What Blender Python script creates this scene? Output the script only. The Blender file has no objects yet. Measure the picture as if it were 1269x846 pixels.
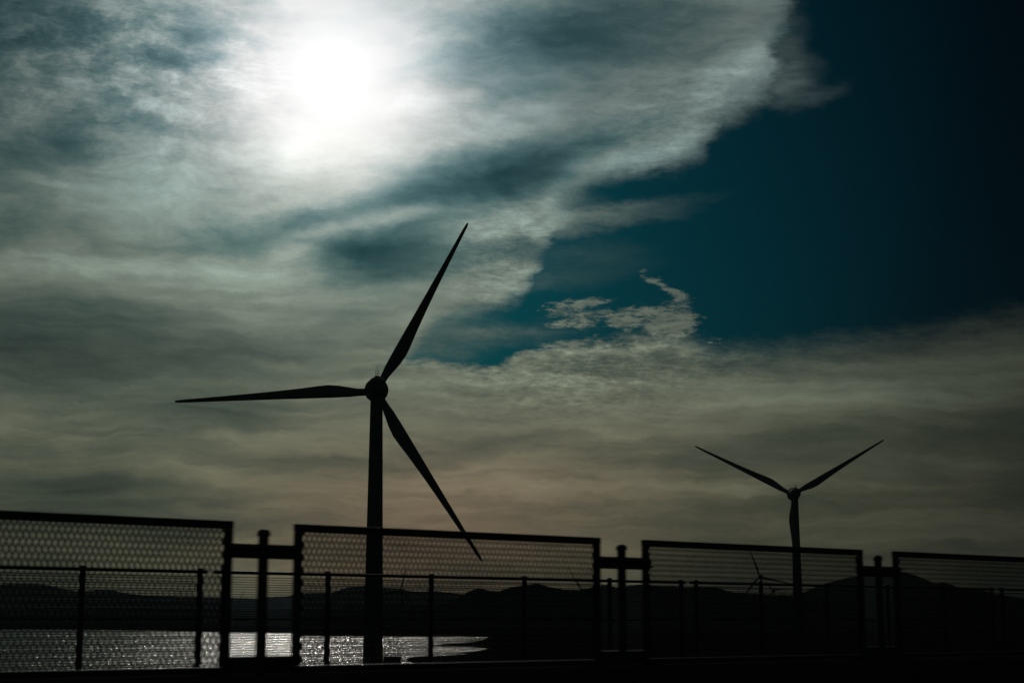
import bpy, bmesh, math, random
import numpy as np
from mathutils import Vector, Matrix
random.seed(7)
rng = np.random.default_rng(11)
R = math.radians
col = bpy.context.scene.collection
sc = bpy.context.scene

# ------------------------------------------------------------------ camera
EYE = 11.0                               # eye height above the water
FPX, CX, CY = 2000.0, 634.5, 423.0       # lens in photograph pixels
PITCH = math.atan(347 / FPX)
cam_d = bpy.data.cameras.new('camera')
cam = bpy.data.objects.new('camera', cam_d)
col.objects.link(cam)
cam_d.sensor_width = 36
cam_d.lens = 36 * FPX / 1269
cam_d.clip_start = 0.1
cam_d.clip_end = 90000
cam.location = (0, 0, EYE)
cam.rotation_euler = (R(90) + PITCH, 0, 0)
cam_d.dof.use_dof = True
cam_d.dof.focus_distance = 400
cam_d.dof.aperture_fstop = 4.7
cam_d.dof.aperture_ratio = .4
sc.camera = cam

def ray(x, y):
    """direction (depth 1) through a pixel of the photograph"""
    a = (x - CX) / FPX
    b = (CY - y) / FPX
    c, s = math.cos(PITCH), math.sin(PITCH)
    return Vector((a, c - b * s, s + b * c))

def azel(x, y):
    r = ray(x, y)
    return math.degrees(math.atan2(r.x, r.y)), math.degrees(math.atan2(r.z, math.hypot(r.x, r.y)))

def on_water(x, y, z=0.0):
    r = ray(x, y)
    t = (z - EYE) / r.z
    return (r.x * t, r.y * t)

# ------------------------------------------------------------------ exposure
EXPO = -3.0
sc.view_settings.view_transform = 'Standard'
sc.view_settings.look = 'None'
sc.view_settings.exposure = EXPO
sc.view_settings.gamma = 1
sc.view_settings.use_curve_mapping = False
sc.cycles.use_denoising = True
sc.cycles.max_bounces = 6
sc.cycles.volume_bounces = 0
sc.cycles.transparent_max_bounces = 8

SUN_AZ, SUN_EL = azel(412, 92)

# ------------------------------------------------------------------ node helpers
class S:
    """a socket with arithmetic"""
    nt = None
    def __init__(self, s): self.s = s
    @staticmethod
    def m(op, *a, clamp=False):
        n = S.nt.nodes.new('ShaderNodeMath'); n.operation = op; n.use_clamp = clamp
        for i, v in enumerate(a):
            if isinstance(v, S): S.nt.links.new(v.s, n.inputs[i])
            else: n.inputs[i].default_value = v
        return S(n.outputs[0])
    def __add__(self, o): return S.m('ADD', self, o)
    def __radd__(self, o): return S.m('ADD', self, o)
    def __sub__(self, o): return S.m('SUBTRACT', self, o)
    def __rsub__(self, o): return S.m('SUBTRACT', o, self)
    def __mul__(self, o): return S.m('MULTIPLY', self, o)
    def __rmul__(self, o): return S.m('MULTIPLY', self, o)
    def __truediv__(self, o): return S.m('DIVIDE', self, o)
    def exp(self): return S.m('EXPONENT', self)

def smooth(v, a, b, lo=0.0, hi=1.0):
    n = S.nt.nodes.new('ShaderNodeMapRange'); n.interpolation_type = 'SMOOTHSTEP'
    S.nt.links.new(v.s, n.inputs[0])
    n.inputs[1].default_value = a; n.inputs[2].default_value = b
    n.inputs[3].default_value = lo; n.inputs[4].default_value = hi
    return S(n.outputs[0])

def curve(v, pts, x0, x1, y0, y1):
    """piecewise curve y(v)"""
    n = S.nt.nodes.new('ShaderNodeFloatCurve')
    c = n.mapping.curves[0]
    n.mapping.use_clip = True
    P = [((x - x0) / (x1 - x0), (y - y0) / (y1 - y0)) for x, y in pts]
    c.points[0].location = P[0]; c.points[1].location = P[-1]
    for p in P[1:-1]: c.points.new(*p)
    for p in c.points: p.handle_type = 'AUTO_CLAMPED'
    n.mapping.update()
    S.nt.links.new(((v - x0) / (x1 - x0)).s, n.inputs['Value'])
    return S(n.outputs[0]) * (y1 - y0) + y0

def combine(a, b, c=0.0):
    n = S.nt.nodes.new('ShaderNodeCombineXYZ')
    for i, v in enumerate((a, b, c)):
        if isinstance(v, S): S.nt.links.new(v.s, n.inputs[i])
        else: n.inputs[i].default_value = v
    return S(n.outputs[0])

def noise(vec, scale, detail=5, rough=0.55, sx=1.0, sy=1.0, rot=0.0, off=0.0, distort=0.0):
    mp = S.nt.nodes.new('ShaderNodeMapping'); mp.vector_type = 'POINT'
    S.nt.links.new(vec.s, mp.inputs[0])
    mp.inputs['Location'].default_value = (off, off * 1.7, off * .3)
    mp.inputs['Rotation'].default_value = (0, 0, R(rot))
    mp.inputs['Scale'].default_value = (sx, sy, 1)
    n = S.nt.nodes.new('ShaderNodeTexNoise')
    n.inputs['Scale'].default_value = scale
    n.inputs['Detail'].default_value = detail
    n.inputs['Roughness'].default_value = rough
    n.inputs['Distortion'].default_value = distort
    S.nt.links.new(mp.outputs[0], n.inputs['Vector'])
    return S(n.outputs[0]) - 0.5

def blob(vec, x, y, rx, ry, rot, amp):
    """soft elliptical patch of sky centred where the photograph shows it (world azimuth, elevation)"""
    a, e = azel(x, y)
    k = FPX * math.pi / 180
    mp = S.nt.nodes.new('ShaderNodeMapping'); mp.vector_type = 'TEXTURE'
    S.nt.links.new(vec.s, mp.inputs[0])
    mp.inputs['Location'].default_value = (a, e, 0)
    mp.inputs['Rotation'].default_value = (0, 0, R(rot))
    mp.inputs['Scale'].default_value = (rx / k, ry / k, 1)
    g = S.nt.nodes.new('ShaderNodeTexGradient'); g.gradient_type = 'SPHERICAL'
    S.nt.links.new(mp.outputs[0], g.inputs[0])
    return smooth(S(g.outputs[1]), 0, 1, 0, amp)

# ------------------------------------------------------------------ sky
world = bpy.data.worlds.new('World'); sc.world = world; world.use_nodes = True
nt = world.node_tree; nt.nodes.clear(); S.nt = nt
tc = nt.nodes.new('ShaderNodeTexCoord')
sep = nt.nodes.new('ShaderNodeSeparateXYZ'); nt.links.new(tc.outputs['Generated'], sep.inputs[0])
dx, dy, dz = (S(sep.outputs[i]) for i in range(3))
DEG = 180 / math.pi
az = S.m('ARCTAN2', dx, dy) * DEG
el = S.m('ARCSINE', dz) * DEG
P0 = combine(az, el)                              # degrees
w1 = noise(P0, 0.16, 3, .5, 1, 1.8, off=3.1)
w2 = noise(P0, 0.16, 3, .5, 1, 1.8, off=17.7)
f1 = noise(P0, 1.1, 6, .62, .8, 1.5, off=5.2)
f2 = noise(P0, 1.1, 6, .62, .8, 1.5, off=9.9)
wu = az + w1 * 2.6 + f1 * .9
wv = el + w2 * 1.5 + f2 * .55
P = combine(wu, wv)                               # gently warped
PF = combine(az + w1 * 1.2 + f1 * .8, el + w2 * .7 + f2 * .9)    # more ragged, for the edges
# angle from the sun
sd = Vector((math.sin(R(SUN_AZ)) * math.cos(R(SUN_EL)), math.cos(R(SUN_AZ)) * math.cos(R(SUN_EL)), math.sin(R(SUN_EL))))
dot = dx * sd.x + dy * sd.y + dz * sd.z
ang = S.m('ARCCOSINE', S.m('MINIMUM', dot, 1.0)) * DEG
glow = noise(P0, .33, 6, .6, .9, 1.5, rot=20, off=31.2)
r_w = ang + w1 * 1.2 + glow * 1.4 * smooth(ang, 0, 3.5, .35, 1) * smooth(ang, 4, 12, 1, .2) + f1 * .5

# clear air: a Nishita sky, graded like the photograph and falling off away from the sun
nish = nt.nodes.new('ShaderNodeTexSky'); nish.sky_type = 'NISHITA'; nish.sun_disc = False
nish.sun_elevation = R(SUN_EL); nish.sun_rotation = R(SUN_AZ)
nish.air_density = 1.0; nish.dust_density = .6; nish.ozone_density = 3.0
ns = nt.nodes.new('ShaderNodeSeparateColor'); nt.links.new(nish.outputs[0], ns.inputs[0])
fall = curve(ang, [(0, 1), (8, .55), (12, .4), (17.5, .27), (20, .2), (24, .1), (30, .06), (60, .05), (120, .05), (180, .05)], 0, 180, 0, 1)
fall = fall * smooth(el, 6, 20, 1.2, .9)
clear = [S(ns.outputs[0]) * fall * .0002, S(ns.outputs[1]) * fall * .0064, S(ns.outputs[2]) * fall * .0081]

# cloud cover: upper deck above a boundary, lower deck below another
def edge_pts(L): return [azel(x, y) for x, y in L]
up = edge_pts([(-900, 420), (-300, 480), (0, 520), (300, 520), (480, 470), (545, 405), (600, 392), (640, 374), (660, 352), (672, 316), (700, 250), (738, 226), (790, 205), (850, 194), (872, 178), (884, 152), (925, 132), (948, 108), (966, 50), (1000, -60), (1100, -400), (1500, -700)])
up = [(-60, 8)] + [p for p in up if p[0] > -50] + [(60, 30)]
lo = edge_pts([(-300, 440), (200, 440), (420, 440), (520, 447), (600, 452), (660, 432), (720, 420), (790, 412), (845, 404), (880, 424), (960, 430), (1040, 416), (1120, 404), (1269, 384)])
lo = [(-60, 9)] + lo + [(40, 9), (60, 8)]
eu = PF
sepf = nt.nodes.new('ShaderNodeSeparateXYZ'); nt.links.new(PF.s, sepf.inputs[0])
fu, fv = S(sepf.outputs[0]), S(sepf.outputs[1])
streak = noise(P0, .9, 9, .68, .35, 2.2, rot=-24, off=2.2)
v_up = curve(fu + streak * 2.0, up, -60, 60, 0, 40)
v_lo = curve(fu, lo, -60, 60, 0, 40)
fleece = noise(P0, 2.2, 9, .72, .6, 1.7, rot=14, off=1.3, distort=.3) * 1.5 + noise(P0, 6.5, 5, .7, .4, 1.8, rot=14, off=8.8) * .7
soft_up = smooth(az, 3, 9, .6, 1.5)
wisp_w = noise(P0, .35, 3, .5, off=41.0)
a_up = smooth((fv - v_up + streak * 1.1) / (soft_up * (1.0 + wisp_w * 2.2)), -.7, 1.5)
soft_lo = smooth(az, 2, 9, .35, 1.6)
a_lo = smooth((v_lo - fv + streak * .6 + fleece * .45) / soft_lo, -.3, .9)
wisp_list = [(715, 276, 180, 24, 5, 1.1), (660, 268, 120, 40, 5, 1.0), (760, 264, 170, 14, 8, .5), (720, 318, 120, 30, 0, .25), (540, 425, 110, 44, 12, .9), (630, 418, 130, 20, 8, .45), (700, 345, 160, 20, 6, .2), (980, 98, 60, 38, 20, 1.0), (975, 40, 40, 60, 0, .6), (1010, 120, 60, 20, 10, .4)]
cirrus_list = [(706, 381, 70, 20, 6, 2.4), (806, 346, 34, 13, -30, 2.0), (838, 362, 36, 14, -26, 2.2), (820, 385, 75, 22, 8, 1.8),
               (770, 402, 110, 22, -2, 1.8), (850, 398, 45, 26, 0, 1.5), (893, 423, 30, 7, 0, 1.6), (700, 402, 60, 10, 4, 1.2), (830, 410, 60, 22, 0, 1.6), (740, 372, 40, 8, 6, 1.2), (760, 388, 80, 8, 4, 1.2)]
wsum = None
for b in wisp_list:
    q = blob(PF, *b); wsum = q if wsum is None else wsum + q
csum = None
for b in cirrus_list:
    q = blob(combine(az + f1 * .7, el + f2 * .45), *b); csum = q if csum is None else csum + q
cirrus = smooth(csum * .5 + fleece * 2.1, .42, 1.3) * smooth(csum, .08, .5)
wisp = S.m('MULTIPLY', wsum, streak * 1.6 + .62, clamp=True)
cover = S.m('MAXIMUM', a_up, a_lo)
slot = blob(PF, 668, 314, 110, 20, -6, .75)
cover = 1.0 - (1.0 - cover * (1.0 - slot)) * (1.0 - cirrus * .85) * (1.0 - wisp * .8)

# light in the cloud: falls off with the angle from the sun, shaped by darker and lighter bands
lnL = curve(r_w, [(0, .4), (.9, .15), (1.5, .0), (2.3, -.11), (3.0, -.24), (3.8, -.47), (5.2, -.9), (7, -1.25), (9.5, -1.7), (12, -1.9), (15, -2.0), (18, -2.2),
                  (21, -2.65), (26, -3.2), (34, -3.8), (60, -4.2), (120, -4.3), (180, -4.3)], 0, 180, -5, 2)
blobs = [
    (-10, 30, 210, 150, 0, -.6), (60, 110, 120, 60, 10, .4), (-30, 230, 170, 120, 0, -.4), (80, 172, 120, 40, 18, -.5),
    (40, 430, 330, 100, 0, -.95), (215, 78, 60, 22, 0, -.5), (130, 90, 40, 18, 0, -.5), (265, 66, 40, 14, 0, -.35), (245, 45, 60, 16, 10, -.3), (60, 60, 70, 24, 20, .35),
    (468, 314, 140, 56, 2, -1.7), (610, 222, 230, 62, 13, -1.75), (410, 258, 150, 22, 14, -.45), (490, 270, 170, 20, 9, .75), (330, 335, 200, 30, 4, .15), (200, 632, 320, 50, 0, -.25), (750, 168, 190, 44, 10, -.4), (620, 130, 110, 26, 14, -.3),
    (700, 50, 240, 80, 12, -.95), (840, 40, 120, 70, 20, -.1), (645, 165, 150, 26, -6, .35), (800, 193, 150, 34, 16, 1.0), (655, 245, 120, 22, 14, .3),
    (925, 105, 130, 60, 25, .5), (860, 120, 120, 50, 25, .2), (560, 130, 150, 40, 5, .25), (330, 200, 200, 50, 10, .15), (250, 110, 150, 60, 10, .15), (640, 285, 110, 40, 6, .35), (640, 348, 100, 40, 14, .35), (575, 330, 90, 40, 30, -.2), (640, 372, 80, 14, 20, .3), (600, 318, 100, 16, 12, -.3), (500, 400, 260, 60, 6, .1),
    (280, 515, 150, 44, 4, -.6), (300, 288, 300, 30, 8, -.45), (330, 432, 330, 36, 4, -.4), (330, 372, 300, 44, 8, .1),
    (140, 330, 260, 60, 0, .45), (110, 250, 200, 50, 0, .3), (380, 655, 400, 50, 0, -.2), (710, 624, 260, 20, 4, -.3), (620, 598, 260, 30, 2, .25),
    (1290, 570, 300, 150, 10, -.3), (1200, 470, 300, 60, 8, .35), (40, 615, 300, 90, 0, -.45), (110, 598, 110, 24, 0, -.4),
    (700, 500, 400, 60, 0, .1), (880, 565, 300, 30, 4, -.3), (1040, 490, 260, 50, 6, .3), (540, 560, 300, 22, 6, -.35), (150, 510, 300, 60, 0, -.35), (300, 570, 240, 30, -4, -.3),
    (480, 350, 120, 26, 0, -.3), (240, 180, 260, 50, 8, .1), (880, 605, 320, 22, 3, .3), (1130, 650, 360, 40, 0, .25), (900, 655, 200, 30, 0, -.25),
    (780, 455, 180, 22, 0, -.3), (620, 470, 150, 14, 3, .3), (720, 436, 240, 20, 6, .3), (820, 432, 120, 12, 0, .35), (540, 10, 200, 60, 0, -.15), (430, 390, 140, 40, 5, -.3),
]
sm = None
for b in blobs:
    q = blob(P, *b); sm = q if sm is None else sm + q
big = noise(P0, .22, 4, .5, .8, 2.2, rot=4, off=7.7)
band = noise(P, .5, 5, .55, .35, 2.6, rot=4, off=4.1)
fine = noise(P0, 1.7, 8, .7, .6, 1.5, rot=-6, off=6.4)
band2 = noise(P, 1.1, 6, .6, .28, 2.7, rot=7, off=14.4)
curl = noise(P, .75, 7, .6, .6, 1.6, rot=-22, off=21.4, distort=.4)
lowdeck = smooth(el, 9, 14, 1, .25)
puff = smooth(noise(PF, .8, 7, .62, .8, 1.3, off=11.3), -.16, .2, -.55, .3) * blob(P0, 130, 60, 520, 210, 0, 1.0)
away = smooth(ang, .8, 6.5)
sm = sm + (big * .45 + band * (.8 + lowdeck * .35) + band2 * lowdeck * .8 + curl * (1.25 - lowdeck) * 1.15 + fine * (1.0 - lowdeck * .5) * .65 + puff) * away + fleece * (blob(P0, 740, 445, 330, 110, 3, 2.0) + blob(P0, 640, 320, 150, 120, 0, 1.5) + blob(P0, 140, 80, 330, 170, 0, .8) + blob(P0, 860, 150, 220, 120, 20, .9))
rim = smooth(fv - v_up, .5, 3.0, .4, 0) * smooth(az, 0, 2.5) * smooth(fv - v_up, -1.0, 0)
lnT = lnL + sm + rim
warm = smooth(el, 0, 20, 1, 0)
warm_r = smooth(el, 1.5, 9.5, .56, 0) * smooth(ang, 14, 23, 1, .25) * smooth(az, -14, -3, .35, 1)
side = smooth(ang, 3, 14, 0, 1)
neg = S.m('MINIMUM', sm, 0.0)
teal = smooth(el, 9, 13, .22, .5)
side_r = smooth(ang, 2, 8) * smooth(el, 9, 15, .15, .27)
cr = (lnT + neg * teal + warm_r - side_r).exp()
cg = lnT.exp()
cb = (lnT - neg * .12 - warm * .43 - side * .05).exp()
mix = []
for c, k in zip((cr, cg, cb), clear):
    mix.append(c * cover + k * (1.0 - cover))
cc = nt.nodes.new('ShaderNodeCombineColor')
GAIN = 2 ** (-EXPO) / 0.1
for i, m in enumerate(mix): nt.links.new((m * GAIN).s, cc.inputs[i])
bg = nt.nodes.new('ShaderNodeBackground'); bg.inputs[1].default_value = 0.1
wo = nt.nodes.new('ShaderNodeOutputWorld')
nt.links.new(cc.outputs[0], bg.inputs[0]); nt.links.new(bg.outputs[0], wo.inputs[0])

# ------------------------------------------------------------------ sun
sun_d = bpy.data.lights.new('sun', 'SUN'); sun = bpy.data.objects.new('sun', sun_d); col.objects.link(sun)
sun_d.energy = 2.5; sun_d.angle = R(.6); sun_d.color = (1, .95, .86)
sun.rotation_euler = (-sd).to_track_quat('-Z', 'Y').to_euler()

# ------------------------------------------------------------------ materials
def mat(name, base, rough=.6, metal=0.0, nscale=3.0, namp=.25, bump=.0, spec=.5, bscale=None):
    m = bpy.data.materials.new(name); m.use_nodes = True
    t = m.node_tree; b = t.nodes['Principled BSDF']
    b.inputs['Roughness'].default_value = rough; b.inputs['Metallic'].default_value = metal; b.inputs['Specular IOR Level'].default_value = spec
    co = t.nodes.new('ShaderNodeTexCoord')
    n = t.nodes.new('ShaderNodeTexNoise'); n.inputs['Scale'].default_value = nscale; n.inputs['Detail'].default_value = 6
    t.links.new(co.outputs['Object'], n.inputs['Vector'])
    r = t.nodes.new('ShaderNodeValToRGB')
    r.color_ramp.elements[0].position = .3; r.color_ramp.elements[1].position = .72
    r.color_ramp.elements[0].color = tuple(c * (1 - namp) for c in base) + (1,)
    r.color_ramp.elements[1].color = tuple(min(1, c * (1 + namp)) for c in base) + (1,)
    t.links.new(n.outputs[0], r.inputs[0]); t.links.new(r.outputs[0], b.inputs['Base Color'])
    if bump:
        n2 = t.nodes.new('ShaderNodeTexNoise'); n2.inputs['Scale'].default_value = bscale or nscale * 6; n2.inputs['Detail'].default_value = 5
        t.links.new(co.outputs['Object'], n2.inputs['Vector'])
        bp = t.nodes.new('ShaderNodeBump'); bp.inputs['Strength'].default_value = bump; bp.inputs['Distance'].default_value = .02
        t.links.new(n2.outputs[0], bp.inputs['Height']); t.links.new(bp.outputs[0], b.inputs['Normal'])
    return m

M_TURB = mat('turbine_paint', (.17, .19, .21), .85, 0, .15, .08, spec=.15)
M_BLADE = mat('blade_gelcoat', (.17, .19, .21), .8, 0, .2, .06, spec=.15)
M_STEEL = mat('dull_dark_steel', (.05, .055, .06), .6, .2, 4, .3, .1)
M_MESH = mat('expanded_metal', (.06, .06, .055), .65, .2, 9, .3)
M_RAIL = mat('painted_rail', (.05, .055, .06), .55, .1, 5, .3)
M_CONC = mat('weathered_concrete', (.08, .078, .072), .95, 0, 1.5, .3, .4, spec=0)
M_ASPH = mat('asphalt', (.045, .045, .047), .9, 0, 2, .25, .5, bscale=60)
M_LINE = mat('road_paint', (.6, .6, .57), .7, 0, 6, .15)
M_MUD = mat('wet_mud', (.022, .022, .019), .95, 0, .02, .35, .3, spec=0, bscale=.5)
M_HILL = mat('wooded_hillside', (.03, .035, .028), 1, 0, .01, .4, spec=0)
M_BED = mat('sea_bed', (.03, .03, .025), .95, 0, .05, .3)
M_DARK = mat('dark_door_paint', (.06, .09, .07), .5, 0, 3, .2)

wm = bpy.data.materials.new('rippled_water'); wm.use_nodes = True
t = wm.node_tree; b = t.nodes['Principled BSDF']
b.inputs['Base Color'].default_value = (.008, .014, .014, 1); b.inputs['IOR'].default_value = 1.33
b.inputs['Roughness'].default_value = .12
co = t.nodes.new('ShaderNodeTexCoord')
hs = []
for scl, amp, st in ((1.1, .9, (1, 1.0, 1)), (.3, .9, (1, .7, 1)), (4.0, .5, (1, 1, 1))):
    mp = t.nodes.new('ShaderNodeMapping'); mp.inputs['Scale'].default_value = st
    n = t.nodes.new('ShaderNodeTexNoise'); n.inputs['Scale'].default_value = scl; n.inputs['Detail'].default_value = 3
    t.links.new(co.outputs['Object'], mp.inputs[0]); t.links.new(mp.outputs[0], n.inputs['Vector'])
    q = t.nodes.new('ShaderNodeMath'); q.operation = 'MULTIPLY'; q.inputs[1].default_value = amp
    t.links.new(n.outputs[0], q.inputs[0]); hs.append(q)
a1 = t.nodes.new('ShaderNodeMath'); a1.operation = 'ADD'; t.links.new(hs[0].outputs[0], a1.inputs[0]); t.links.new(hs[1].outputs[0], a1.inputs[1])
a2 = t.nodes.new('ShaderNodeMath'); a2.operation = 'ADD'; t.links.new(a1.outputs[0], a2.inputs[0]); t.links.new(hs[2].outputs[0], a2.inputs[1])
bp = t.nodes.new('ShaderNodeBump'); bp.inputs['Strength'].default_value = 1.0; bp.inputs['Distance'].default_value = .25
t.links.new(a2.outputs[0], bp.inputs['Height']); t.links.new(bp.outputs[0], b.inputs['Normal'])

# ------------------------------------------------------------------ object helpers
def link_mesh(name, me, m, parent=None):
    o = bpy.data.objects.new(name, me); col.objects.link(o)
    if m and not me.materials: me.materials.append(m)
    if parent: o.parent = parent
    return o

def from_bm(name, bm, m, parent=None, smooth_shade=False):
    me = bpy.data.meshes.new(name)
    bmesh.ops.recalc_face_normals(bm, faces=bm.faces)
    bm.to_mesh(me); bm.free()
    if smooth_shade:
        for p in me.polygons: p.use_smooth = True
    return link_mesh(name, me, m, parent)

def box(bm, x0, x1, y0, y1, z0, z1, bevel=0.0):
    r = bmesh.ops.create_cube(bm, size=1)
    for v in r['verts']:
        v.co = Vector(((x0 + x1) / 2 + v.co.x * (x1 - x0), (y0 + y1) / 2 + v.co.y * (y1 - y0), (z0 + z1) / 2 + v.co.z * (z1 - z0)))
    if bevel:
        es = {e for v in r['verts'] for e in v.link_edges}
        bmesh.ops.bevel(bm, geom=list(es), offset=bevel, segments=2, affect='EDGES', profile=.6)

def lathe(bm, prof, seg=32, axis='Z', off=(0, 0, 0)):
    """prof: (radius, height) list; closed at both ends"""
    rings = []
    for r, h in prof:
        ring = []
        for i in range(seg):
            a = 2 * math.pi * i / seg
            u, v = r * math.cos(a), r * math.sin(a)
            c = (u, v, h) if axis == 'Z' else ((u, h, v) if axis == 'Y' else (h, u, v))
            ring.append(bm.verts.new((c[0] + off[0], c[1] + off[1], c[2] + off[2])))
        rings.append(ring)
    for a, b_ in zip(rings, rings[1:]):
        for i in range(seg):
            j = (i + 1) % seg
            bm.faces.new((a[i], a[j], b_[j], b_[i]))
    bm.faces.new(rings[0]); bm.faces.new(list(reversed(rings[-1])))

def empty(name, loc, rz=0.0):
    o = bpy.data.objects.new(name, None); col.objects.link(o)
    o.location = loc; o.rotation_euler = (0, 0, rz); o.empty_display_size = .3
    return o

def tag(o, label, cat, group=None):
    o['label'] = label; o['category'] = cat
    if group: o['group'] = group
    return o

def structure(o, kind='structure'):
    o['kind'] = kind; return o

# ------------------------------------------------------------------ sea, sea bed, mudflat
def disc(name, rad, z, m, seg=128):
    bm = bmesh.new()
    vs = [bm.verts.new((rad * math.cos(2 * math.pi * i / seg), rad * math.sin(2 * math.pi * i / seg), z)) for i in range(seg)]
    bm.faces.new(vs)
    return structure(from_bm(name, bm, m))
disc('water', 45000, 0, wm)
disc('sea_bed', 45000, -4, M_BED)

W = [(-1500, 776), (-500, 777.5), (0, 779), (130, 780), (200, 780.8), (240, 782.2), (300, 783.3), (362, 783.6), (368, 786.3), (402, 787.6), (500, 788), (570, 787.6), (606, 788.2),
     (598, 792.5), (588, 794.8), (565, 796.5), (545, 798), (524, 799.8), (560, 800.6), (586, 800.6), (605, 803.3), (595, 805.8), (572, 808.3),
     (583, 810.2), (560, 811.4), (530, 812.3), (514, 813.2), (505, 815.5), (504, 818), (510, 820), (514, 822), (498, 824.5), (478, 829), (462, 836), (440, 860), (420, 900), (380, 1100), (200, 2500), (-900, 2600), (-3000, 1500), (-3500, 800)]
Wp = np.array([on_water(*p) for p in W])
azs = np.concatenate([np.arange(-80, -20, 1.0), np.arange(-20, 20.01, .1), np.arange(21, 81, 1.0)])
rs = np.exp(np.arange(math.log(60), math.log(17000), .0115))
A, RR = np.meshgrid(np.radians(azs), rs)
X = RR * np.sin(A); Y = RR * np.cos(A)
dist = np.full(X.shape, 1e9); inside = np.zeros(X.shape, bool)
for (x0, y0), (x1, y1) in zip(Wp, np.roll(Wp, -1, 0)):
    ex, ey = x1 - x0, y1 - y0
    tt = np.clip(((X - x0) * ex + (Y - y0) * ey) / (ex * ex + ey * ey + 1e-9), 0, 1)
    dist = np.minimum(dist, np.hypot(X - x0 - tt * ex, Y - y0 - tt * ey))
    c = ((y0 > Y) != (y1 > Y)) & (X < (x1 - x0) * (Y - y0) / (y1 - y0 + 1e-9) + x0)
    inside ^= c
sgn = np.where(inside, -1, 1)
nz = .5 * np.sin(X / 37 + 1.3 * np.sin(Y / 61)) * np.sin(Y / 53 + X / 91) + .3 * np.sin(X / 13 + Y / 29) * np.sin(Y / 17)
H = np.clip(sgn * dist * .03 + nz * .12 * np.clip(dist / 20, 0, 1), -3, .7)
H = H + np.where(H > .3, 1, 0) * (H - .3) * nz * .8
def grid_mesh(name, X, Y, Z, m):
    r, c = X.shape
    me = bpy.data.meshes.new(name)
    verts = np.stack([X.ravel(), Y.ravel(), Z.ravel()], 1)
    i = np.arange(r * c).reshape(r, c)
    f = np.stack([i[:-1, :-1].ravel(), i[:-1, 1:].ravel(), i[1:, 1:].ravel(), i[1:, :-1].ravel()], 1)
    me.vertices.add(len(verts)); me.vertices.foreach_set('co', verts.astype(np.float32).ravel())
    me.loops.add(f.size); me.loops.foreach_set('vertex_index', f.astype(np.int32).ravel())
    me.polygons.add(len(f)); me.polygons.foreach_set('loop_start', np.arange(0, f.size, 4, dtype=np.int32))
    me.polygons.foreach_set('loop_total', np.full(len(f), 4, dtype=np.int32))
    me.polygons.foreach_set('use_smooth', np.ones(len(f), bool))
    me.update(calc_edges=True); me.validate()
    return structure(link_mesh(name, me, m))
grid_mesh('mudflat', X, Y, H, M_MUD)

# ------------------------------------------------------------------ hills
def hills(name, dist0, depth, pts, rough_px, seed, base=0.5):
    g = np.random.default_rng(seed)
    pts = sorted(pts)
    aa = np.array([azel(x, y)[0] for x, y in pts]); ee = np.array([azel(x, y)[1] for x, y in pts])
    az_ = np.arange(aa[0], aa[-1] + .001, .03)
    e = np.interp(az_, aa, ee)
    k = np.ones(9) / 9; e = np.convolve(np.pad(e, 4, 'edge'), k, 'valid')
    top = np.tan(np.radians(e)) * dist0 + EYE
    n = len(az_)
    def fb(n, s0):
        o = np.zeros(n); x = np.arange(n)
        for s, a in ((s0, 1), (s0 / 2.3, .6), (s0 / 5, .45), (s0 / 11, .35)):
            kk = g.normal(size=int(n / s) + 4); o += a * np.interp(x / s, np.arange(len(kk)), kk)
        return o
    top = top + fb(n, 24) * rough_px * dist0 / FPX * .45 + g.normal(size=n) * dist0 / FPX * rough_px * .4
    rows = 25
    T = np.linspace(-1, 1, rows)
    Z = np.zeros((rows, n)); XX = np.zeros((rows, n)); YY = np.zeros((rows, n))
    for j, t_ in enumerate(T):
        d = dist0 + t_ * depth + fb(n, 60) * depth * .02
        prof = (math.cos(t_ * math.pi) * .5 + .5) ** .8
        Z[j] = base + (top - base) * prof * (1 if j == rows // 2 else np.clip(1 + fb(n, 18) * .05 - .03, .6, 1.0))
        XX[j] = d * np.sin(np.radians(az_)); YY[j] = d * np.cos(np.radians(az_))
        if j == rows // 2:
            XX[j] = dist0 * np.sin(np.radians(az_)); YY[j] = dist0 * np.cos(np.radians(az_))
    Z[0] -= 3; Z[-1] -= 3
    return grid_mesh(name, XX, YY, Z, M_HILL)
hills('hills', 13000, 2400, [(-500, 735), (-300, 720), (-150, 728), (0, 723.6), (29, 722), (58, 724), (81, 730), (99, 733), (120, 731), (134, 730), (157, 735), (189, 738), (247, 740), (317, 741), (357, 738), (371, 735), (414, 734),
      (427, 728), (454, 725.5), (497, 729.6), (510, 732), (540, 732), (575, 736), (640, 745), (700, 760)], .5, 3)
hills('hills', 4150, 700, [(380, 766), (450, 756), (500, 751), (540, 749), (562, 745), (574, 736), (590, 729), (606, 731), (617, 733.6), (633, 727), (649, 725.5), (665, 721.5), (682, 727), (698, 729.6), (709, 732), (735, 728),
      (751, 723), (765, 727), (789, 724), (824, 726), (850, 727), (889, 727), (906, 733.5), (940, 736), (992, 737), (1010, 742), (1060, 752), (1120, 768)], .8, 5)
hills('hills', 6500, 1100, [(960, 765), (985, 737), (1000, 731), (1010, 727), (1031, 720), (1047, 715.6), (1068, 712), (1090, 709), (1116, 707.6), (1135, 712), (1159, 723), (1186, 731), (1220, 742), (1270, 765)], .5, 8)
hills('hills', 3300, 450, [(1060, 768), (1100, 742), (1140, 731), (1158, 724), (1170, 720.5), (1180, 725), (1200, 729), (1220, 732), (1247, 737.5), (1269, 741), (1330, 744), (1450, 738), (1600, 745), (1750, 768)], .8, 9)
hills('hills', 6800, 700, [(-400, 752), (0, 757), (200, 754), (330, 756), (420, 751), (500, 748), (560, 751), (620, 760)], .4, 13)

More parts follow.
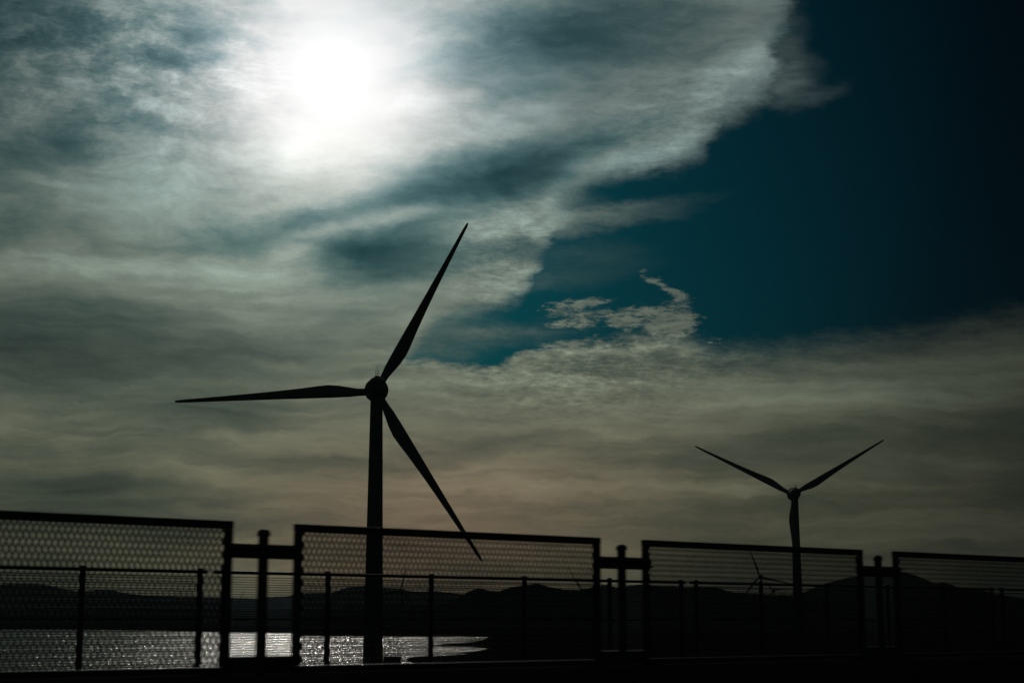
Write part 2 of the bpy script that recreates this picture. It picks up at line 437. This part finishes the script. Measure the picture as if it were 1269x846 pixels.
# ------------------------------------------------------------------ wind turbines
BL = 48.0
def blade_mesh():
    secs = [(1.6, .95, .95, .95, 0), (2.8, .9, .9, .9, 0), (4.5, .92, 1.02, .85, 14), (6.5, .97, 1.35, .72, 15), (9, .98, 1.85, .55, 14), (11.5, .95, 2.1, .46, 12), (14, .9, 1.95, .4, 10),
            (18, .82, 1.6, .33, 8), (24, .7, 1.22, .26, 5), (30, .6, .95, .2, 3.5), (36, .5, .72, .15, 2), (41, .42, .54, .11, 1), (45.5, .36, .4, .08, 0), (47.5, .3, .32, .06, 0), (48.3, .22, .24, .04, 0), (48.6, .1, .12, .03, 0)]
    bm = bmesh.new(); rings = []
    K = 20
    for r, le, te, th, tw in secs:
        if r > 5: le *= 1.1; te *= 1.1
        ring = []
        blend = min(1, max(0, (r - 2.8) / 4))
        for i in range(K):
            a = 2 * math.pi * i / K
            cx = math.cos(a); cy = math.sin(a)
            x = te * cx if cx > 0 else le * cx
            taper = 1 - blend * .75 * max(0, cx)
            y = th * cy * taper
            t_ = R(tw)
            prebend = -.9 * (r / BL) ** 2
            ring.append(bm.verts.new((x * math.cos(t_) - y * math.sin(t_), x * math.sin(t_) + y * math.cos(t_) - prebend, r)))
        rings.append(ring)
    for a, b_ in zip(rings, rings[1:]):
        for i in range(K):
            j = (i + 1) % K; bm.faces.new((a[i], a[j], b_[j], b_[i]))
    bm.faces.new(rings[0]); bm.faces.new(rings[-1])
    return bm
MESH = {}
def part(key, name, build, m, parent, sm=True):
    if key not in MESH:
        bm = build(); me = bpy.data.meshes.new(name)
        bmesh.ops.recalc_face_normals(bm, faces=bm.faces); bm.to_mesh(me); bm.free()
        for p in me.polygons: p.use_smooth = sm
        if sm: me.set_sharp_from_angle(angle=R(40))
        MESH[key] = me
    return link_mesh(name, MESH[key], m, parent)
def b_tower():
    bm = bmesh.new(); prof = []
    for i in range(0, 25):
        h = i / 24; r = 2.35 + (1.45 - 2.35) * h
        prof.append((r, h))
        if i in (6, 12, 18): prof += [(r + .07, h + .0005), (r + .07, h + .0035), (r, h + .004)]
    lathe(bm, prof, 40); return bm
def b_nacelle():
    bm = bmesh.new()
    lathe(bm, [(.6, -9.3), (1.3, -9.1), (1.8, -8.6), (2.1, -7.6), (2.35, -6), (2.45, -3.5), (2.45, -.6), (2.4, -.2)], 40, 'Y'); return bm
def b_gen():
    bm = bmesh.new()
    lathe(bm, [(2.3, -.2), (2.75, -.15), (2.88, 0), (2.88, 1.2), (2.75, 1.4), (2.2, 1.45)], 48, 'Y')
    for i in range(48):
        a = 2 * math.pi * i / 48
        box(bm, -.03, .03, .1, 1.1, 2.86, 2.95)
        for v in bm.verts[-8:] if False else []: pass
    bm.verts.ensure_lookup_table()
    n0 = len(bm.verts) - 48 * 8
    for i in range(48):
        rot = Matrix.Rotation(2 * math.pi * i / 48, 4, 'Y')
        for k in range(8): v = bm.verts[n0 + i * 8 + k]; v.co = rot @ v.co
    return bm
def b_hub():
    bm = bmesh.new()
    lathe(bm, [(1.9, 1.46), (2.0, 1.8), (2.0, 3.6), (1.8, 4.4), (1.3, 5.1), (.6, 5.5), (.15, 5.6)], 36, 'Y'); return bm
def b_mast():
    bm = bmesh.new()
    for sx in (-.35, .35): lathe(bm, [(.05, 0), (.05, 1.5), (.12, 1.52), (.12, 1.66), (.03, 1.7)], 8, 'Z', (sx, -7.2, 2.0))
    box(bm, -.6, .6, -7.24, -7.16, 2.9, 2.98)
    lathe(bm, [(.05, 0), (.035, 2.5), (.01, 2.55)], 8, 'Z', (0, -6.9, 2.2))
    box(bm, -.5, .5, -7.6, -6.7, 2.2, 2.35)
    return bm
def b_cooler():
    bm = bmesh.new(); box(bm, -.7, .7, -5.6, -4.4, 2.2, 2.52, .08); return bm
def b_base():
    bm = bmesh.new(); lathe(bm, [(5.2, -2.5), (5.2, .15), (5.0, .35), (3.4, .5), (3.2, .62)], 48); return bm
def b_door():
    bm = bmesh.new(); box(bm, -.5, .5, -2.44, -2.2, 1.6, 3.8, .04); box(bm, -.9, .9, -3.6, -2.3, 1.35, 1.5)
    for i in range(5): box(bm, -.7, .7, -3.6 - .3 * (i + 1), -3.6 - .3 * i, 1.2 - .25 * i, 1.28 - .25 * i)
    return bm
def turbine(px, py, depth, angles, yaw, label, ground=.3, group='wind turbines standing on the mudflat'):
    r = ray(px, py) * depth
    hub = Vector((r.x, r.y, r.z + EYE))
    rz = R(yaw)
    root = empty('wind_turbine', (hub.x, hub.y, ground), rz)
    tag(root, label, 'wind turbine', group)
    # the tower stands behind the hub centre along the shaft; move the thing so that the hub lands where it is seen
    sh = Matrix.Rotation(rz, 3, 'Z') @ Vector((0, 3.4, 0))
    root.location = (hub.x - sh.x + 0, hub.y - sh.y, ground)
    hz = hub.z - ground
    part('base', 'foundation', b_base, M_CONC, root)
    tw = part('tower', 'tower', b_tower, M_TURB, root); tw.location = (0, 0, .5); tw.scale = (1, 1, hz - 2.9 + .6)
    d = part('door', 'door', b_door, M_DARK, tw, False); d.matrix_parent_inverse = Matrix.Diagonal((1, 1, 1 / (hz - 2.3), 1))
    nac = part('nacelle', 'nacelle', b_nacelle, M_TURB, root); nac.location = (0, 3.4, hz)
    part('mast', 'wind_sensor', b_mast, M_STEEL, nac, False)
    part('cooler', 'cooler', b_cooler, M_TURB, nac, False)
    g = part('gen', 'generator_ring', b_gen, M_TURB, root); g.location = (0, 3.4, hz)
    h = part('hub', 'hub', b_hub, M_TURB, root); h.location = (0, 3.4, hz)
    for a in angles:
        bl = part('blade', 'blade', blade_mesh, M_BLADE, root)
        bl.location = (0, 3.4 + 2.8, hz); bl.rotation_euler = (0, R(90 - a), 0); bl.scale = (1, 1, 1.0)
    return root
turbine(466.5, 483, 392, (62.6, 183.6, 302.6), 6, 'largest wind turbine, nearest the fence, one blade pointing left and one up right')
turbine(983.5, 612, 722, (153, 30.5, 271.5), -2, 'second largest wind turbine, two blades raised in a V, third blade down its tower')
turbine(942.2, 714, 2200, (110, -12, 229), 8, 'small distant wind turbine just left of the raised V turbine tower, seen through the mesh')
turbine(958.2, 731, 3600, (132, 8, 250), 20, 'tiny distant wind turbine between another small turbine and the tower of the V turbine')
turbine(497.3, 731, 2780, (76.6, 196, 317), 25, 'small distant wind turbine just right of the big tower, one blade nearly upright')
turbine(721, 731, 2900, (121, 1, 241), 5, 'small distant wind turbine before the dark hill, one blade slanting up left above the ridge')
turbine(293.4, 750.4, 4600, (65, 185, 305), 5, 'tiny far wind turbine seen in the fence gap beside the leftmost gap post')
turbine(432.4, 752, 4900, (106, 226, -14), 15, 'tiny far wind turbine left of the big tower in front of the pale far hills')
turbine(532, 745, 4570, (147, 27, 267), 5, 'tiny far wind turbine mostly behind the first railing post right of the big tower')
turbine(592.5, 739, 4900, (76, 196, 316), 10, 'tiny far wind turbine behind the dark hill, only its upright blade showing over the ridge', ground=5)

# transformer cabinet beside the big turbine
p = on_water(486, 824.5, .4)
cab = empty('transformer_cabinet', (p[0], p[1], .2)); tag(cab, 'low dark box-shaped equipment cabinet at the foot of the big turbine tower', 'cabinet')
bm = bmesh.new(); box(bm, -2.1, 2.1, -1.2, 1.2, .3, 2.35, .04); from_bm('housing', bm, M_DARK, cab)
bm = bmesh.new(); box(bm, -2.25, 2.25, -1.35, 1.35, 2.352, 2.5, .03); from_bm('roof', bm, M_STEEL, cab)
bm = bmesh.new(); box(bm, -2.4, 2.4, -1.5, 1.5, -2.2, .298); from_bm('plinth', bm, M_CONC, cab)
for sx in (-1, 0):
    bm = bmesh.new(); box(bm, sx * 1.0 + .04, sx * 1.0 + .96, -1.24, -1.203, .5, 2.2, .01)
    dd = from_bm('door', bm, M_DARK, cab)
    bm = bmesh.new(); box(bm, sx * 1.0 + .8, sx * 1.0 + .85, -1.3, -1.242, 1.2, 1.5); from_bm('handle', bm, M_STEEL, dd)

# ------------------------------------------------------------------ bridge road, barrier, fences
vp = ray(3020, 770); DA = math.atan2(vp.y, vp.x)
D = Vector((math.cos(DA), math.sin(DA), 0)); NV = Vector((-math.sin(DA), math.cos(DA), 0))
def frame_at(name, s, n, z=0.0):
    q = D * s + NV * n
    return empty(name, (q.x, q.y, z), DA)
ROAD = EYE - 1.25
N1, N2 = 8.557, 25.42
def long_box(name, s0, s1, n0, n1, z0, z1, m, bevel=0.0):
    bm = bmesh.new(); box(bm, s0, s1, n0, n1, z0, z1, bevel)
    o = from_bm(name, bm, m); o.rotation_euler = (0, 0, DA); return o
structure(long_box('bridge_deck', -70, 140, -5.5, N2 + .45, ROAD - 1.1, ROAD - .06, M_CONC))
structure(long_box('road', -70, 140, -5.0, N2 - .35, ROAD - .055, ROAD, M_ASPH))
bm = bmesh.new()
for n_ in (N1 - .9, N1 + .9, 4.0, -4.2, N2 - 1.2):
    if n_ in (4.0,): continue
    v = [bm.verts.new((s, n, ROAD + .004)) for s, n in ((-70, n_ - .07), (140, n_ - .07), (140, n_ + .07), (-70, n_ + .07))]; bm.faces.new(v)
for n_ in (3.6, -.3, N1 + 4.8, N1 + 8.6, N1 + 12.3):
    for k in range(14):
        s0 = -69 + k * 15
        v = [bm.verts.new((s, n, ROAD + .004)) for s, n in ((s0, n_ - .07), (s0 + 6, n_ - .07), (s0 + 6, n_ + .07), (s0, n_ + .07))]; bm.faces.new(v)
o = from_bm('lane_markings', bm, M_LINE); o.rotation_euler = (0, 0, DA); structure(o)

def extrude_profile(name, prof, s0, s1, m):
    bm = bmesh.new()
    a = [bm.verts.new((s0, y, z)) for y, z in prof]; b_ = [bm.verts.new((s1, y, z)) for y, z in prof]
    n = len(prof)
    for i in range(n):
        j = (i + 1) % n; bm.faces.new((a[i], a[j], b_[j], b_[i]))
    bm.faces.new(a); bm.faces.new(list(reversed(b_)))
    return from_bm(name, bm, m)
BT = EYE - .312 - ROAD
prof = [(-.3, 0), (-.3, .08), (-.17, .33), (-.11, BT - .03), (-.09, BT), (.09, BT), (.11, BT - .03), (.17, .33), (.3, .08), (.3, 0)]
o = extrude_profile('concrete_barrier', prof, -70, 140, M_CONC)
q = NV * N1; o.location = (q.x, q.y, ROAD + .002); o.rotation_euler = (0, 0, DA)
tag(o, 'long dark concrete median barrier under the tall mesh panels', 'barrier')
PT = EYE - .865 - ROAD
prof = [(-.25, 0), (-.2, .12), (-.15, PT - .03), (-.13, PT), (.15, PT), (.18, PT - .03), (.2, -.6), (-.1, -.6), (-.1, 0)]
prof = [(-.25, 0), (-.2, .12), (-.15, PT - .03), (-.13, PT), (.15, PT), (.18, PT - .03), (.2, 0)]
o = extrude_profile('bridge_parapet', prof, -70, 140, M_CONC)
q = NV * N2; o.location = (q.x, q.y, ROAD + .002); o.rotation_euler = (0, 0, DA)
tag(o, 'low concrete parapet at the far edge of the bridge, under the wire railing', 'parapet')

# mesh panels
PW, PITCH_W, ROW_H = 2.6, .0437, .0465
z_top, z_bot = EYE + .6, EYE - .300
def b_pframe():
    bm = bmesh.new(); w = .05; dpt = .022
    box(bm, 0, PW, -dpt, dpt, z_top - w, z_top, .004)
    box(bm, 0, PW, -dpt, dpt, z_bot, z_bot + .035, .004)
    box(bm, .001, w, -dpt + .002, dpt - .002, z_bot + .036, z_top - w - .001, .004)
    box(bm, PW - w, PW - .001, -dpt + .002, dpt - .002, z_bot + .036, z_top - w - .001, .004)
    for x in (.02, PW - .14): box(bm, x, x + .12, -.05, .05, z_bot - .011, z_bot - .001)
    return bm
def b_pmesh():
    bm = bmesh.new(); w = .0062; th = .0016
    rows = 21; ROW_H = (z_top - z_bot - .085) / rows; n = 66; PITCH_W = (PW - .1) / n
    for r_ in range(rows):
        zc = z_bot + .036 + ROW_H * (r_ + .5); y = .003 if r_ % 2 else -.003
        prev = None
        for i in range(2 * n + 1):
            x = .05 + i * PITCH_W / 2
            up_ = (i + r_) % 2
            z = zc + (ROW_H / 2 if up_ else -ROW_H / 2)
            ww = w * 1.9
            cur = [bm.verts.new(c) for c in ((x, y - th, z - ww), (x, y - th, z + ww), (x, y + th, z + ww), (x, y + th, z - ww))]
            if prev:
                for k in range(4): bm.faces.new((prev[k], prev[(k + 1) % 4], cur[(k + 1) % 4], cur[k]))
            prev = cur
    return bm
sides = {}
plabels = {-2: 'mesh fence panel furthest left, cut off by the left edge', -1: 'mesh fence panel at the left edge, left of the leftmost gap post',
           0: 'wide mesh fence panel crossed by the big turbine tower', 1: 'mesh fence panel crossed by the tower of the V turbine',
           2: 'rightmost mesh fence panel in front of the rounded hill', 3: 'mesh fence panel beyond the right edge'}
for k in range(-1, 3):
    s0 = 5.51 + k * 3.047
    root = frame_at('fence_panel', s0, N1)
    tag(root, plabels[k], 'fence panel', 'framed mesh panels along the barrier')
    f = part('pframe', 'frame', b_pframe, M_STEEL, root, False)
    part('pmesh', 'mesh_infill', b_pmesh, M_MESH, root, False)
def b_gpost():
    bm = bmesh.new(); lathe(bm, [(.033, EYE - .309), (.033, EYE + .515)], 24); return bm
def b_gcap():
    bm = bmesh.new(); z = EYE + .516
    lathe(bm, [(.034, z), (.042, z + .002), (.042, z + .018), (.038, z + .03), (.026, z + .04), (.008, z + .044)], 24); return bm
def b_grail():
    bm = bmesh.new()
    # shallow double-wave guard rail face with closed back
    x0, x1 = -.27, .26; zc = EYE + .421
    pr = []
    for i in range(17):
        t_ = i / 16; z = zc + (t_ - .5) * .088
        pr.append((-.046 - .012 * math.cos(t_ * 4 * math.pi + math.pi), z))
    pr += [(-.038, zc + .044), (-.038, zc - .044)]
    a = [bm.verts.new((x0, y, z)) for y, z in pr]; b_ = [bm.verts.new((x1, y, z)) for y, z in pr]; n = len(pr)
    for i in range(n):
        j = (i + 1) % n; bm.faces.new((a[i], a[j], b_[j], b_[i]))
    bm.faces.new(a); bm.faces.new(b_)
    for sx in (-.19, .18):
        for dz_ in (-.022, .022): lathe(bm, [(.009, -.07), (.009, -.062), (.006, -.055)], 8, 'Y', (sx, 0, zc + dz_))
    return bm
def b_gbar():
    bm = bmesh.new(); box(bm, -.235, .225, -.03, .03, EYE - .300, EYE - .205, .004); return bm
glab = {-2: 'x', -1: 'leftmost round capped post in the gap between mesh panels', 0: 'round capped post in the gap between mesh panels right of the big turbine blade tip',
        1: 'rightmost round capped post, in the fence gap right of the V turbine'}
for k in range(-1, 2):
    s0 = 5.51 + k * 3.047 + PW + .225 
    if k == -1: s0 = 5.51 - .225
    root = frame_at('gap_post', s0, N1); tag(root, glab[k], 'fence post', 'capped posts between the mesh panels')
    po = part('gpost', 'post', b_gpost, M_STEEL, root); part('gcap', 'cap', b_gcap, M_STEEL, po)
    part('grail', 'guard_rail', b_grail, M_STEEL, root); part('gbar', 'bottom_rail', b_gbar, M_STEEL, root, False)

# far wire railing in sections of six posts
T2 = EYE + .9; B2 = EYE - .865
posts_at = (.2, 2.41, 4.84, 7.26, 9.68, 11.9)
def b_rpost():
    bm = bmesh.new(); lathe(bm, [(.05, B2 + .03), (.05, T2 - .035), (.054, T2 + .012), (.045, T2 + .03), (.01, T2 + .034)], 16)
    box(bm, -.1, .1, -.09, .09, B2 + .004, B2 + .028)
    return bm
def b_rtop():
    bm = bmesh.new(); lathe(bm, [(.03, 0), (.03, 12.03)], 12, 'X', (0, 0, T2 - .032)); return bm
def b_rmid():
    bm = bmesh.new(); box(bm, .2, 11.9, -.018, .018, EYE + .03, EYE + .065); return bm
def b_rwire():
    bm = bmesh.new(); z = B2 + .06
    while z < T2 - .08:
        lathe(bm, [(.0065, .1), (.0065, 12.0)], 6, 'X', (0, .034 * 0 + .026, z)); z += .043
    return bm
rlab = {-1: 'far wire railing section at the left edge, ending beside the leftmost gap post', 0: 'far wire railing section behind the big turbine tower and the middle gap post',
        1: 'far wire railing section behind the V turbine tower', 2: 'far wire railing section at the right edge, right of the rounded hill'}
for k in range(-1, 3):
    s0 = 14.71 + k * 12.19
    root = frame_at('wire_railing', s0, N2); tag(root, rlab[k], 'railing', 'wire railing sections at the far edge of the bridge')
    part('rtop', 'top_rail', b_rtop, M_RAIL, root); part('rmid', 'middle_rail', b_rmid, M_RAIL, root, False)
    part('rwire', 'wire_infill', b_rwire, M_RAIL, root)
    for x in posts_at:
        o = part('rpost', 'post', b_rpost, M_RAIL, root); o.location = (x, 0, 0)

# ------------------------------------------------------------------ haze
HAZE = 1.7e-5
if HAZE:
    bm = bmesh.new(); box(bm, -50000, 50000, -50000, 50000, -6, 420)
    hm = bpy.data.materials.new('haze_air'); hm.use_nodes = True
    t = hm.node_tree; t.nodes.clear()
    v = t.nodes.new('ShaderNodeVolumePrincipled'); oo = t.nodes.new('ShaderNodeOutputMaterial')
    v.inputs['Color'].default_value = (.55, .72, .8, 1); v.inputs['Density'].default_value = HAZE
    v.inputs['Anisotropy'].default_value = .2
    t.links.new(v.outputs[0], oo.inputs['Volume'])
    o = from_bm('haze', bm, hm); o['kind'] = 'stuff'
